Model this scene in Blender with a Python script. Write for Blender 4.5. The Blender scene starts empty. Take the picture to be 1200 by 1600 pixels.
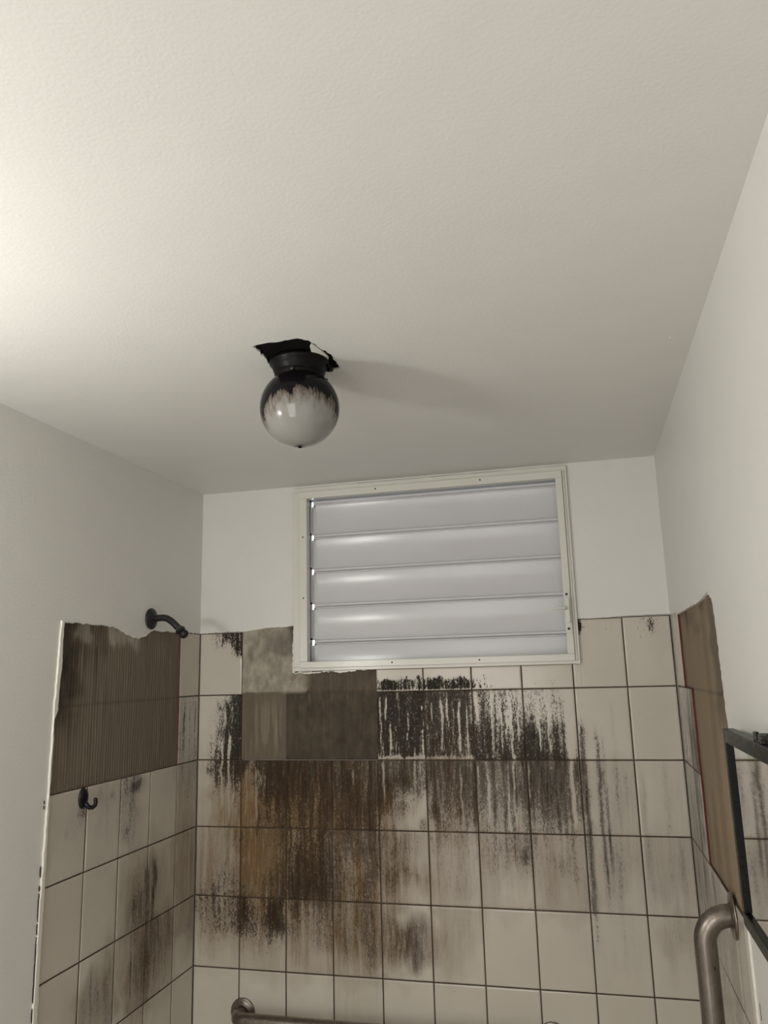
import bpy, bmesh, math, random
import numpy as np
from mathutils import Vector, Matrix
from mathutils.geometry import tessellate_polygon

# ------------------------------------------------------------------ camera, world, light, exposure
ZO = 1.73                     # height of the tile joint used as local zero (z values below are relative to it)
XR = 1.485                    # right wall
ZC = 0.677                    # ceiling (relative)
scene = bpy.context.scene
C = scene.collection

cam_d = bpy.data.cameras.new('camera')
cam = bpy.data.objects.new('camera', cam_d); C.objects.link(cam)
cam_d.sensor_fit = 'VERTICAL'; cam_d.sensor_height = 36.0
cam_d.lens = 1214.56 / 1600 * 36.0
cam_d.clip_start = 0.02
_r = Vector((0.96929, 0.24454, -0.02603)); _f = Vector((-0.23446, 0.95088, 0.20211)); _u = Vector((0.07418, -0.1898, 0.97902))
cam.matrix_world = Matrix(((_r.x, _u.x, -_f.x, 1.23267), (_r.y, _u.y, -_f.y, -2.39438), (_r.z, _u.z, -_f.z, 0.0587 + ZO), (0, 0, 0, 1)))
scene.camera = cam

world = bpy.data.worlds.new('world'); scene.world = world; world.use_nodes = True
wb = world.node_tree.nodes['Background']
wb.inputs[0].default_value = (0.86, 0.93, 1.0, 1); wb.inputs[1].default_value = 3.0

ld = bpy.data.lights.new('vanity_light', 'POINT')
ld.energy = 13.0; ld.color = (1.0, 0.985, 0.945); ld.shadow_soft_size = 0.06
lamp = bpy.data.objects.new('vanity_light', ld); lamp.location = (0.09, -1.73, 0.20 + ZO); C.objects.link(lamp)

lf = bpy.data.lights.new('rear_fill_light', 'AREA')          # soft fill added behind the viewer to lift the room, sized like a doorway
lf.shape = 'RECTANGLE'; lf.size = 0.85; lf.size_y = 1.75; lf.energy = 17.0; lf.color = (1.0, 0.98, 0.965)
lamp2 = bpy.data.objects.new('rear_fill_light', lf); lamp2.location = (0.55, -3.17, 1.30); lamp2.rotation_euler = (math.radians(90), 0, 0); C.objects.link(lamp2)

scene.view_settings.view_transform = 'Standard'
scene.view_settings.look = 'None'
scene.view_settings.exposure = -0.20
scene.view_settings.gamma = 1.0
scene.view_settings.use_curve_mapping = False

# ------------------------------------------------------------------ node helpers
class NT:
    def __init__(s, name):
        s.m = bpy.data.materials.new(name); s.m.use_nodes = True
        s.t = s.m.node_tree; s.b = s.t.nodes['Principled BSDF']; s.out = s.t.nodes['Material Output']
    def n(s, typ, **kw):
        x = s.t.nodes.new(typ)
        for k, v in kw.items(): setattr(x, k, v)
        return x
    def set(s, sock, v):
        if hasattr(v, 'links') or isinstance(v, bpy.types.NodeSocket): s.t.links.new(v, sock)
        else: sock.default_value = v
    def math(s, op, a, b=0.0, c=0.0, clamp=False):
        x = s.n('ShaderNodeMath', operation=op, use_clamp=clamp)
        s.set(x.inputs[0], a); s.set(x.inputs[1], b); s.set(x.inputs[2], c)
        return x.outputs[0]
    def coord(s, scale=(1, 1, 1), kind='Object'):
        tc = s.n('ShaderNodeTexCoord'); mp = s.n('ShaderNodeMapping')
        s.t.links.new(tc.outputs[kind], mp.inputs[0]); mp.inputs['Scale'].default_value = scale
        return mp.outputs[0]
    def noise(s, scale=(1, 1, 1), det=3.0, rough=0.6, dist=0.0):
        x = s.n('ShaderNodeTexNoise'); s.t.links.new(s.coord(scale), x.inputs['Vector'])
        x.inputs['Scale'].default_value = 1.0; x.inputs['Detail'].default_value = det
        x.inputs['Roughness'].default_value = rough; x.inputs['Distortion'].default_value = dist
        return x.outputs[0]
    def rng(s, v, a, b, c=0.0, d=1.0, smooth=False):
        x = s.n('ShaderNodeMapRange', clamp=True)
        if smooth: x.interpolation_type = 'SMOOTHSTEP'
        s.set(x.inputs['Value'], v); s.set(x.inputs['From Min'], a); s.set(x.inputs['From Max'], b)
        s.set(x.inputs['To Min'], c); s.set(x.inputs['To Max'], d)
        return x.outputs[0]
    def mix(s, f, a, b):
        x = s.n('ShaderNodeMix', data_type='RGBA')
        s.set(x.inputs[0], f)
        for sock, v in ((x.inputs[6], a), (x.inputs[7], b)):
            if isinstance(v, (tuple, list)): v = (*v[:3], 1.0)
            s.set(sock, v)
        return x.outputs[2]
    def attr(s, name):
        x = s.n('ShaderNodeAttribute', attribute_name=name); return x.outputs['Fac']
    def bump(s, h, dist, strength=1.0):
        x = s.n('ShaderNodeBump'); s.set(x.inputs['Height'], h)
        x.inputs['Distance'].default_value = dist; x.inputs['Strength'].default_value = strength
        s.t.links.new(x.outputs[0], s.b.inputs['Normal'])
    def col(s, v): s.set(s.b.inputs['Base Color'], (*v[:3], 1.0) if isinstance(v, (tuple, list)) else v)
    def rough(s, v): s.set(s.b.inputs['Roughness'], v)

def simple(name, col, rough=0.5, metal=0.0, var=0.12, sc=60, bump=0.0002, col2=None, spec=0.5):
    m = NT(name); nz = m.noise((sc,) * 3, 4)
    f = m.rng(nz, 0.3, 0.7)
    c2 = col2 or tuple(c * (1 - var * 2) for c in col)
    m.col(m.mix(f, c2, col)); m.rough(m.rng(nz, 0.3, 0.7, rough * 0.85, min(1, rough * 1.15)))
    m.b.inputs['Metallic'].default_value = metal
    m.b.inputs['Specular IOR Level'].default_value = spec
    if bump: m.bump(nz, bump)
    return m.m

def paint_mat(name, col, bump=0.0009, rough=0.42, sc=130):
    m = NT(name)
    a = m.noise((sc, sc, sc), 3, 0.55); b = m.noise((9, 9, 9), 3, 0.6)
    m.col(m.mix(m.rng(b, 0.3, 0.7), tuple(c * 0.975 for c in col), col))
    m.rough(rough)
    h = m.math('ADD', a, m.math('MULTIPLY', m.noise((14, 14, 14), 2), 1.0))
    m.bump(h, bump, 0.9)
    return m.m

M = {}
M['wall_paint'] = paint_mat('wall_paint', (0.78, 0.767, 0.73), 0.0005)
M['ceiling_paint'] = paint_mat('ceiling_paint', (0.77, 0.757, 0.72), 0.0005, 0.45, 190)
M['gloss_paint'] = paint_mat('gloss_trim_paint', (0.74, 0.73, 0.66), 0.0004, 0.24, 70)
M['louver_paint'] = paint_mat('louver_paint', (0.66, 0.65, 0.67), 0.00012, 0.22, 30)
M['channel_metal'] = paint_mat('channel_paint', (0.36, 0.36, 0.37), 0.0002, 0.3, 60)
M['bead'] = paint_mat('bead_paint', (0.80, 0.78, 0.70), 0.0006, 0.25, 90)
M['char'] = simple('charred_black', (0.012, 0.011, 0.010), 0.95, 0, 0.3, 200, 0.003, None, 0.05)
M['fixture'] = simple('sooty_bronze', (0.004, 0.0038, 0.0038), 0.42, 0.0, 0.2, 25, 0.0003, None, 0.13)
M['shower'] = simple('tarnished_metal', (0.036, 0.034, 0.034), 0.45, 0.3, 0.3, 180, 0.0008, (0.008, 0.008, 0.009))
M['hook'] = simple('dark_metal', (0.012, 0.012, 0.015), 0.35, 0.4, 0.3, 120, 0.0006)
M['tape'] = simple('thread_tape', (0.20, 0.17, 0.15), 0.7)
M['blackframe'] = simple('black_frame_paint', (0.0045, 0.005, 0.0052), 0.3, 0.0, 0.2, 60, 0.0002, None, 0.14)
M['clamp'] = simple('tarnished_bracket', (0.10, 0.10, 0.085), 0.35, 0.8, 0.3, 220, 0.0004, (0.01, 0.01, 0.01))
M['crack'] = simple('crack_dark', (0.02, 0.017, 0.014), 0.9)
M['floor'] = simple('floor_tile', (0.50, 0.46, 0.40), 0.4)
M['door_paint'] = simple('door_paint', (0.55, 0.52, 0.46), 0.4)

def steel(name, col, col2):
    m = NT(name); nz = m.noise((60, 60, 14), 4)
    spots = m.rng(m.noise((80, 80, 50), 2), 0.70, 0.75)
    c = m.mix(m.rng(nz, 0.3, 0.7), col, col2)
    m.col(m.mix(spots, c, (0.09, 0.05, 0.03))); m.b.inputs['Metallic'].default_value = 0.9
    m.rough(m.rng(nz, 0.3, 0.75, 0.24, 0.42)); m.bump(nz, 0.0003)
    return m.m
M['steel'] = steel('worn_stainless', (0.30, 0.265, 0.23), (0.19, 0.162, 0.138))

def mirror_mat():
    m = NT('mirror_silver'); m.b.inputs['Metallic'].default_value = 1.0
    sp = m.rng(m.noise((90, 90, 60), 3), 0.60, 0.72)
    m.col(m.mix(sp, (0.80, 0.80, 0.76), (0.55, 0.53, 0.50))); m.rough(m.rng(sp, 0, 1, 0.03, 0.16))
    return m.m
M['mirror'] = mirror_mat()

def globe_mat():
    # opal glass, soot burnt on from the collar down; ob coords centred on the globe, radius 0.079
    m = NT('sooted_globe_glass')
    tc = m.n('ShaderNodeTexCoord'); sx = m.n('ShaderNodeSeparateXYZ'); m.t.links.new(tc.outputs['Object'], sx.inputs[0])
    x, y, z = sx.outputs
    # side = how far round from the clean tongue facing azimuth (0.27,-0.96)
    dt = m.math('ADD', m.math('MULTIPLY', x, 0.34), m.math('MULTIPLY', y, -0.94))
    rr = m.math('SQRT', m.math('ADD', m.math('MULTIPLY', x, x), m.math('MULTIPLY', y, y)))
    cs = m.math('DIVIDE', dt, m.math('ADD', rr, 0.0001))
    drip = m.noise((48, 48, 16), 5, 0.68)
    edge = m.math('ADD', m.rng(cs, 0.15, 0.92, -0.030, 0.011), m.rng(drip, 0.25, 0.75, 0.024, -0.024))
    d = m.math('SUBTRACT', z, edge)
    soot = m.rng(d, -0.004, 0.007, smooth=True)
    fine = m.rng(m.noise((260, 260, 60), 3), 0.35, 0.6)
    brown = m.math('MULTIPLY', m.rng(d, -0.030, 0.0, smooth=True), m.math('ADD', m.math('MULTIPLY', fine, 0.55), 0.35), clamp=True)
    streak = m.rng(m.noise((75, 75, 16), 3), 0.35, 0.65)
    base = m.mix(m.math('MULTIPLY', streak, m.rng(z, -0.06, 0.04)), (0.47, 0.46, 0.43), (0.28, 0.26, 0.22))
    base = m.mix(brown, base, (0.11, 0.06, 0.03)); base = m.mix(soot, base, (0.008, 0.007, 0.008))
    tip = m.rng(z, -0.0775, -0.0790); base = m.mix(tip, base, (0.03, 0.025, 0.02))
    m.col(base); m.rough(0.06); m.set(m.b.inputs['Specular IOR Level'], m.rng(soot, 0, 1, 0.5, 0.12))
    m.b.inputs['IOR'].default_value = 1.5
    tr = m.math('MULTIPLY', m.math('SUBTRACT', 1.0, m.math('MAXIMUM', soot, tip)), 0.42)
    m.set(m.b.inputs['Transmission Weight'], tr)
    return m.m
M['globe'] = globe_mat()

def tile_mat():
    m = NT('stained_ceramic_tile')
    soot = m.attr('soot'); tint = m.attr('tint'); hard = m.attr('hard'); tone = m.attr('tone')
    cloud = m.noise((6, 6, 5), 3)
    base = m.mix(m.rng(cloud, 0.3, 0.7), (0.585, 0.55, 0.465), (0.645, 0.61, 0.525))
    base = m.mix(tone, base, (0.585, 0.53, 0.455))
    n1 = m.rng(m.noise((330, 330, 120), 4, 0.65, 0.6), 0.30, 0.70)
    n2 = m.rng(m.noise((620, 620, 330), 2, 0.6), 0.28, 0.72)
    n0 = m.rng(m.noise((95, 95, 42), 4, 0.65, 1.2), 0.30, 0.70)
    n = m.math('ADD', m.math('ADD', m.math('MULTIPLY', n1, 0.42), m.math('MULTIPLY', n2, 0.34)), m.math('MULTIPLY', n0, 0.24))
    n3 = m.rng(m.noise((190, 190, 14), 3, 0.6), 0.3, 0.7)
    # brown oxide film
    tf = m.math('MULTIPLY', tint, m.math('ADD', 0.62, m.math('MULTIPLY', m.math('ADD', m.math('MULTIPLY', n3, 0.5), m.math('MULTIPLY', n, 0.5)), 0.8)), clamp=True)
    base = m.mix(tf, base, (0.185, 0.110, 0.042))
    # soft grey-brown film
    soft = m.math('MULTIPLY', soot, m.math('ADD', 0.36, m.math('MULTIPLY', m.math('ADD', m.math('MULTIPLY', n3, 0.5), m.math('MULTIPLY', n, 0.5)), 0.85)), clamp=True)
    # hard speckled mould
    t = m.math('SUBTRACT', 1.0, soot)
    hrd = m.rng(m.math('SUBTRACT', n, m.math('ADD', m.math('MULTIPLY', t, 0.78), 0.135)), -0.06, 0.10, smooth=True)
    hrd = m.math('MULTIPLY', hrd, m.rng(soot, 0.04, 0.2))
    k = m.math('ADD', m.math('MULTIPLY', hrd, hard), m.math('MULTIPLY', m.math('MULTIPLY', soft, 1.0), m.math('SUBTRACT', 1.0, hard)), clamp=True)
    fleck = m.rng(m.noise((210, 210, 90), 3, 0.7, 1.0), 0.60, 0.68)
    k = m.math('MULTIPLY', k, m.math('SUBTRACT', 1.0, m.math('MULTIPLY', fleck, 0.55)))
    dark = m.mix(m.rng(tint, 0.0, 0.7), (0.026, 0.021, 0.016), (0.030, 0.017, 0.007))
    m.col(m.mix(k, base, dark))
    m.set(m.b.inputs['Specular IOR Level'], m.rng(k, 0, 1, 0.5, 0.15))
    m.rough(m.math('ADD', 0.16, m.math('MULTIPLY', m.math('MAXIMUM', k, m.math('MULTIPLY', tf, 0.7)), 0.5)))
    m.bump(m.math('ADD', m.math('MULTIPLY', k, 0.5), m.math('MULTIPLY', m.noise((22, 22, 22), 2), 1.2)), 0.0006, 0.6)
    return m.m
M['tile'] = tile_mat()
M['tile_plain'] = simple('terracotta_tile_body', (0.13, 0.024, 0.017), 0.85, 0, 0.2, 90)

def grout_mat():
    m = NT('dirty_grout'); n = m.rng(m.noise((30, 30, 14), 4), 0.3, 0.7)
    m.col(m.mix(n, (0.025, 0.017, 0.010), (0.105, 0.075, 0.048))); m.rough(0.9); m.bump(n, 0.0008)
    return m.m
M['grout'] = grout_mat()

def mortar_mat():
    m = NT('ridged_mortar'); grey = m.attr('grey'); dk = m.attr('dark'); lt = m.attr('light'); warm = m.attr('warm')
    n = m.rng(m.noise((40, 40, 25), 5, 0.65), 0.3, 0.7); ln = m.rng(m.noise((420, 420, 6), 2, 0.5), 0.32, 0.68)
    c = m.mix(ln, (0.150, 0.126, 0.088), (0.215, 0.182, 0.130))
    c = m.mix(warm, c, (0.32, 0.235, 0.15))
    c = m.mix(m.math('MULTIPLY', lt, m.math('ADD', 0.5, m.math('MULTIPLY', ln, 0.5))), c, (0.38, 0.335, 0.26))
    g = m.mix(n, (0.25, 0.22, 0.165), (0.50, 0.465, 0.38))
    c = m.mix(grey, c, g)
    c = m.mix(m.math('MULTIPLY', dk, m.math('ADD', 0.6, m.math('MULTIPLY', n, 0.4)), clamp=True), c, (0.034, 0.026, 0.017))
    m.col(c); m.rough(0.88); m.bump(m.math('ADD', n, ln), 0.0012, 0.7)
    return m.m
M['mortar'] = mortar_mat()

# ------------------------------------------------------------------ mesh helpers
def link_mesh(name, me, mat, parent=None, smooth=False):
    o = bpy.data.objects.new(name, me); C.objects.link(o)
    for mm in (mat if isinstance(mat, (list, tuple)) else [mat]): me.materials.append(mm)
    if parent: o.parent = parent
    if smooth: me.shade_smooth()
    return o
def obj(name, bm, mat, parent=None, smooth=False, auto=None, bevel=0.0):
    bmesh.ops.recalc_face_normals(bm, faces=bm.faces[:])
    me = bpy.data.meshes.new(name); bm.to_mesh(me); bm.free()
    o = link_mesh(name, me, mat, parent, smooth)
    if bevel:
        b = o.modifiers.new('bevel', 'BEVEL'); b.width = bevel; b.segments = 2; b.limit_method = 'ANGLE'; b.angle_limit = 0.6
    return o
def box(bm, x0, x1, y0, y1, z0, z1, loc=(0, 0, 0)):
    v = [bm.verts.new((x + loc[0], y + loc[1], z + loc[2])) for x in (x0, x1) for y in (y0, y1) for z in (z0, z1)]
    for f in ((0, 1, 3, 2), (4, 6, 7, 5), (0, 4, 5, 1), (2, 3, 7, 6), (0, 2, 6, 4), (1, 5, 7, 3)):
        bm.faces.new([v[i] for i in f])
def prism(bm, pts, d0, d1, mp, quads=False):
    """polygon pts (u,v) extruded between depths d0 and d1, mp maps (u,v,d) to xyz"""
    a = [bm.verts.new(mp(u, v, d0)) for u, v in pts]; b = [bm.verts.new(mp(u, v, d1)) for u, v in pts]
    n = len(pts)
    for i in range(n): bm.faces.new((a[i], a[(i + 1) % n], b[(i + 1) % n], b[i]))
    for tri in tessellate_polygon([[Vector((u, v, 0)) for u, v in pts]]):
        bm.faces.new([a[i] for i in tri]); bm.faces.new([b[i] for i in tri])
def tube(bm, path, r, seg=20, caps=True):
    path = [Vector(p) for p in path]; n = len(path)
    rs = r if isinstance(r, (list, tuple)) else [r] * n
    t0 = (path[1] - path[0]).normalized(); ref = Vector((0, 0, 1)) if abs(t0.z) < 0.9 else Vector((1, 0, 0))
    nrm = t0.cross(ref).normalized(); rings = []
    for i, p in enumerate(path):
        t = (path[min(i + 1, n - 1)] - path[max(i - 1, 0)]).normalized()
        nrm = (nrm - t * nrm.dot(t)).normalized(); bn = t.cross(nrm)
        rings.append([bm.verts.new(p + (nrm * math.cos(2 * math.pi * k / seg) + bn * math.sin(2 * math.pi * k / seg)) * rs[i]) for k in range(seg)])
    for a, b in zip(rings, rings[1:]):
        for k in range(seg): bm.faces.new((a[k], a[(k + 1) % seg], b[(k + 1) % seg], b[k]))
    if caps: bm.faces.new(rings[0]); bm.faces.new(rings[-1])
def lathe(bm, prof, axis=Vector((0, 0, 1)), org=Vector((0, 0, 0)), seg=48, sy=1.0):
    """prof: list of (radius, height along axis)"""
    axis = axis.normalized(); ref = Vector((0, 0, 1)) if abs(axis.z) < 0.9 else Vector((1, 0, 0))
    e1 = axis.cross(ref).normalized(); e2 = axis.cross(e1)
    rings = []
    for r, h in prof:
        if r < 1e-6: rings.append([bm.verts.new(org + axis * h)])
        else: rings.append([bm.verts.new(org + axis * h + e1 * (r * math.cos(2 * math.pi * k / seg)) + e2 * (r * sy * math.sin(2 * math.pi * k / seg))) for k in range(seg)])
    for a, b in zip(rings, rings[1:]):
        for k in range(seg):
            k2 = (k + 1) % seg
            if len(a) == 1 and len(b) == 1: break
            if len(a) == 1: bm.faces.new((a[0], b[k], b[k2]))
            elif len(b) == 1: bm.faces.new((a[k], a[k2], b[0]))
            else: bm.faces.new((a[k], a[k2], b[k2], b[k]))
def jag(pts, amp, step, rnd):
    """subdivide an open polyline and roughen it"""
    out = []
    for (x0, y0), (x1, y1) in zip(pts, pts[1:]):
        L = math.hypot(x1 - x0, y1 - y0); n = max(1, int(L / step))
        for k in range(n):
            t = k / n; nx, ny = -(y1 - y0) / L, (x1 - x0) / L
            a = rnd.uniform(-amp, amp) if (k or out) else 0
            out.append((x0 + (x1 - x0) * t + nx * a, y0 + (y1 - y0) * t + ny * a))
    out.append(pts[-1]); return out
def thing(name, label, cat, loc, group=None):
    o = bpy.data.objects.new(name, None); C.objects.link(o); o.location = loc; o.empty_display_size = 0.05
    o['label'] = label; o['category'] = cat
    if group: o['group'] = group
    return o
def structure(o, label=None):
    o['kind'] = 'structure'
    if label: o['label'] = label
    return o

# wall maps: u along the wall, v = height (relative), d = out of the wall into the room
back = lambda u, v, d: (u, -d, v + ZO)
left = lambda u, v, d: (d, -u, v + ZO)
right = lambda u, v, d: (XR - d, -u, v + ZO)
FL = -ZO                       # floor, relative
YF = 3.2                       # depth of the room
REC = -0.0075                  # how far the mortar lies behind the paint and the tile faces

# ------------------------------------------------------------------ room shell
rnd = random.Random(4)
# floor and the unseen front wall
bm = bmesh.new(); box(bm, -0.15, XR + 0.15, -YF - 0.12, 0.13, -0.1, 0.0); structure(obj('floor', bm, M['floor']), 'tan bathroom floor below the shower walls')
bm = bmesh.new(); box(bm, 0, XR, -YF - 0.12, -YF, 0.0, ZC + ZO); structure(obj('wall_front', bm, M['wall_paint']), 'plain off-white wall behind the viewer')

# ceiling slab with the ragged cut-out over the lamp
hole = [(0.662, -1.099), (0.685, -1.104), (0.725, -1.106), (0.756, -1.107), (0.775, -1.094), (0.783, -1.055), (0.793, -1.02), (0.792, -0.94), (0.757, -0.943), (0.652, -0.95), (0.655, -0.975), (0.660, -1.006), (0.664, -1.063), (0.662, -1.099)]
hj = jag(hole, 0.0022, 0.006, rnd)[:-1]
bm = bmesh.new()
outer = [(-0.12, -YF - 0.12), (XR + 0.12, -YF - 0.12), (XR + 0.12, 0.12), (-0.12, 0.12)]
vo = [bm.verts.new((x, y, ZC + ZO)) for x, y in outer]; vh = [bm.verts.new((x, y, ZC + ZO)) for x, y in hj]
ed = [bm.edges.new((l[i], l[(i + 1) % len(l)])) for l in (vo, vh) for i in range(len(l))]
bmesh.ops.triangle_fill(bm, use_beauty=True, edges=ed)
for l, up in ((vo, 0.12), (vh, 0.022)):
    tp = [bm.verts.new(v.co + Vector((0, 0, up))) for v in l]
    for i in range(len(l)): bm.faces.new((l[i], l[(i + 1) % len(l)], tp[(i + 1) % len(l)], tp[i]))
    if up > 0.1: bm.faces.new(tp)
ceil = structure(obj('ceiling', bm, M['ceiling_paint']), 'off-white textured ceiling with a ragged hole around the lamp')
bm = bmesh.new()
prism(bm, [(x * 1.0, y) for x, y in hj], 0.004, 0.0215, lambda u, v, d: (u, v, ZC + ZO + d))
o = obj('charred_recess', bm, M['char'], ceil); o['label'] = 'charred black inside of the ceiling hole'
# curled flake of white paint hanging over the hole edge on the right
bm = bmesh.new()
fl = [(0.7745, -1.078), (0.7785, -1.062), (0.7815, -1.044), (0.7835, -1.024), (0.7845, -1.004), (0.780, -0.994), (0.772, -1.002), (0.764, -1.020), (0.762, -1.045), (0.767, -1.066)]
prism(bm, fl, -0.0015, 0.003, lambda u, v, d: (u, v, ZC + ZO + d))
o = obj('paint_flake', bm, M['bead'], ceil, bevel=0.0006); o['label'] = 'white curl of loose paint at the right of the hole'
# small nub on the ceiling at the right, raised paint rims round the hole
bm = bmesh.new(); bmesh.ops.create_icosphere(bm, subdivisions=2, radius=0.0022, matrix=Matrix.Translation((1.44, -0.90, ZC + ZO)))
bmesh.ops.create_icosphere(bm, subdivisions=2, radius=0.0014, matrix=Matrix.Translation((1.442, -0.894, ZC + ZO)))
obj('paint_nub', bm, M['bead'], ceil, True)

# --- back wall core with window opening
WX0, WX1, WZ0, WZ1 = 0.345, 1.218, 0.074, 0.662
bm = bmesh.new()
T = 0.11
for (x0, x1, z0, z1) in ((-0.12, WX0, FL, ZC), (WX1, XR + 0.12, FL, ZC), (WX0, WX1, FL, WZ0), (WX0, WX1, WZ1, ZC)):
    box(bm, x0, x1, -REC + .004, T, z0 + ZO, z1 + ZO)
wb_ = structure(obj('wall_back', bm, M['wall_paint']), 'back shower wall, white paint above stained tiles, holding the window')
bm = bmesh.new()
wl = jag([(0.0, 0.2005), (0.075, 0.203), (0.152, 0.203), (0.165, 0.2035), (0.20, 0.207), (0.24, 0.2115), (0.29, 0.2115), (0.333, 0.215)], 0.0012, 0.008, rnd)
prism(bm, wl + [(0.345, 0.215), (0.345, ZC), (0, ZC)], REC - 0.0045, 0, back)
wr = jag([(1.224, 0.199), (1.30, 0.200), (1.38, 0.202), (1.44, 0.203), (XR, 0.202)], 0.0009, 0.008, rnd)
prism(bm, wr + [(XR, ZC), (1.217, ZC), (1.217, 0.199)], REC - 0.0045, 0, back)
prism(bm, [(0.345, 0.6625), (1.217, 0.6625), (1.217, ZC), (0.345, ZC)], REC - 0.0045, 0, back)
obj('paint_layer', bm, M['wall_paint'], wb_)

# --- left wall
bm = bmesh.new(); box(bm, -0.12, REC - .004, -YF, 0.0075, 0, ZC + ZO)
wl_ = structure(obj('wall_left', bm, M['wall_paint']), 'left shower wall, white paint around a ridged mortar patch and tiles')
bm = bmesh.new()
top = jag([(0.0, 0.2005), (0.122, 0.201), (0.214, 0.199), (0.267, 0.197), (0.293, 0.202), (0.31, 0.195), (0.331, 0.183), (0.358, 0.176), (0.382, 0.172), (0.432, 0.182), (0.464, 0.192), (0.502, 0.199), (0.541, 0.2015), (0.611, 0.201), (0.665, 0.202), (0.716, 0.199)], 0.0022, 0.007, rnd)
side = jag([(0.716, 0.199), (0.719, 0.157), (0.717, 0.096), (0.723, 0.035), (0.722, -0.010), (0.735, -0.032), (0.733, -0.083), (0.735, -0.20)], 0.0015, 0.008, rnd)
prism(bm, top[:-1] + side + [(0.735, FL), (YF, FL), (YF, ZC), (0, ZC)], REC - 0.0045, 0, left)
obj('paint_layer', bm, M['wall_paint'], wl_)
bm = bmesh.new()
bs = jag([(0.7165, 0.203), (0.719, 0.157), (0.717, 0.096), (0.7235, 0.035), (0.7225, -0.010), (0.7355, -0.032), (0.7335, -0.083), (0.7355, -0.20), (0.7355, -0.9)], 0.0010, 0.010, rnd)
bo = [(0.752, -0.9), (0.750, -0.45), (0.742, -0.2), (0.738, 0.0), (0.729, 0.205)]
prism(bm, bs + jag(bo, 0.0012, 0.012, rnd), -0.002, 0.0045, left)
obj('tile_edge_bead', bm, M['bead'], wl_, bevel=0.0018)
bm = bmesh.new()
for z, h in ((-0.215, .004), (-0.226, .004), (-0.365, .012), (-0.40, .006), (-0.44, .03), (-0.485, .012), (-0.53, .03), (-0.575, .028), (-0.615, .02), (-0.66, .016)):
    w = 0.0016
    prism(bm, [(0.7505, z - h), (0.7505 + w, z - h * 0.6), (0.7505 + w * 1.3, z + h * 0.5), (0.7505 + w * 0.4, z + h)], 0.0002, 0.0024, left)
obj('crack', bm, M['crack'], wl_)['label'] = 'thin dark cracks beside the tile edge'

# --- right wall
bm = bmesh.new(); box(bm, XR - REC + .004, XR + 0.12, -YF, 0.0075, 0, ZC + ZO)
wr_ = structure(obj('wall_right', bm, M['wall_paint']), 'right shower wall, white paint around a tan mortar patch and tiles')
bm = bmesh.new()
top = jag([(0.0, 0.2), (0.158, 0.197), (0.164, 0.1915), (0.34, 0.192), (0.515, 0.191), (0.616, 0.192), (0.640, 0.1975)], 0.0018, 0.010, rnd)
top2 = jag([(0.640, 0.1975), (0.668, 0.2), (0.703, 0.2), (0.746, 0.189), (0.765, 0.159), (0.771, 0.103), (0.769, 0.055), (0.774, 0.007), (0.778, -0.028), (0.785, -0.056), (0.775, -0.2), (0.765, -0.40)], 0.0045, 0.006, rnd)
prism(bm, top[:-1] + top2 + [(0.74, -0.405), (0.735, FL), (YF, FL), (YF, ZC), (0, ZC)], REC - 0.0045, 0, right)
obj('paint_layer', bm, M['wall_paint'], wr_)
bm = bmesh.new()
prism(bm, jag([(0.737, -0.404), (0.737, -0.95)], 0.001, 0.01, rnd) + jag([(0.768, -0.95), (0.770, -0.404)], 0.0015, 0.01, rnd), -0.002, 0.004, right)
obj('tile_edge_bead', bm, M['bead'], wr_, bevel=0.0018)
bm = bmesh.new(); prism(bm, [(0.790, -0.52), (0.792, -0.522), (0.7935, -0.545), (0.791, -0.548)], -0.001, 0.0006, right)
prism(bm, [(0.7925, -0.551), (0.795, -0.551), (0.795, -0.554), (0.7925, -0.554)], -0.001, 0.0006, right)
obj('crack', bm, M['crack'], wr_)['label'] = 'small dark chip in the white paint'

# ------------------------------------------------------------------ stain maps (where soot, mould and rust film sit on the walls)
def vnoise(x, y, seed):
    xi = np.floor(x).astype(np.int64); yi = np.floor(y).astype(np.int64); fx = x - xi; fy = y - yi
    fx = fx * fx * (3 - 2 * fx); fy = fy * fy * (3 - 2 * fy)
    def h(a, b):
        n = (a * 374761393 + b * 668265263 + seed * 974634777) & 0x7fffffff
        n = ((n ^ (n >> 13)) * 1274126177) & 0x7fffffff
        return ((n ^ (n >> 16)) & 0xffff) / 65535.0
    return (h(xi, yi) * (1 - fx) + h(xi + 1, yi) * fx) * (1 - fy) + (h(xi, yi + 1) * (1 - fx) + h(xi + 1, yi + 1) * fx) * fy

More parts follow.
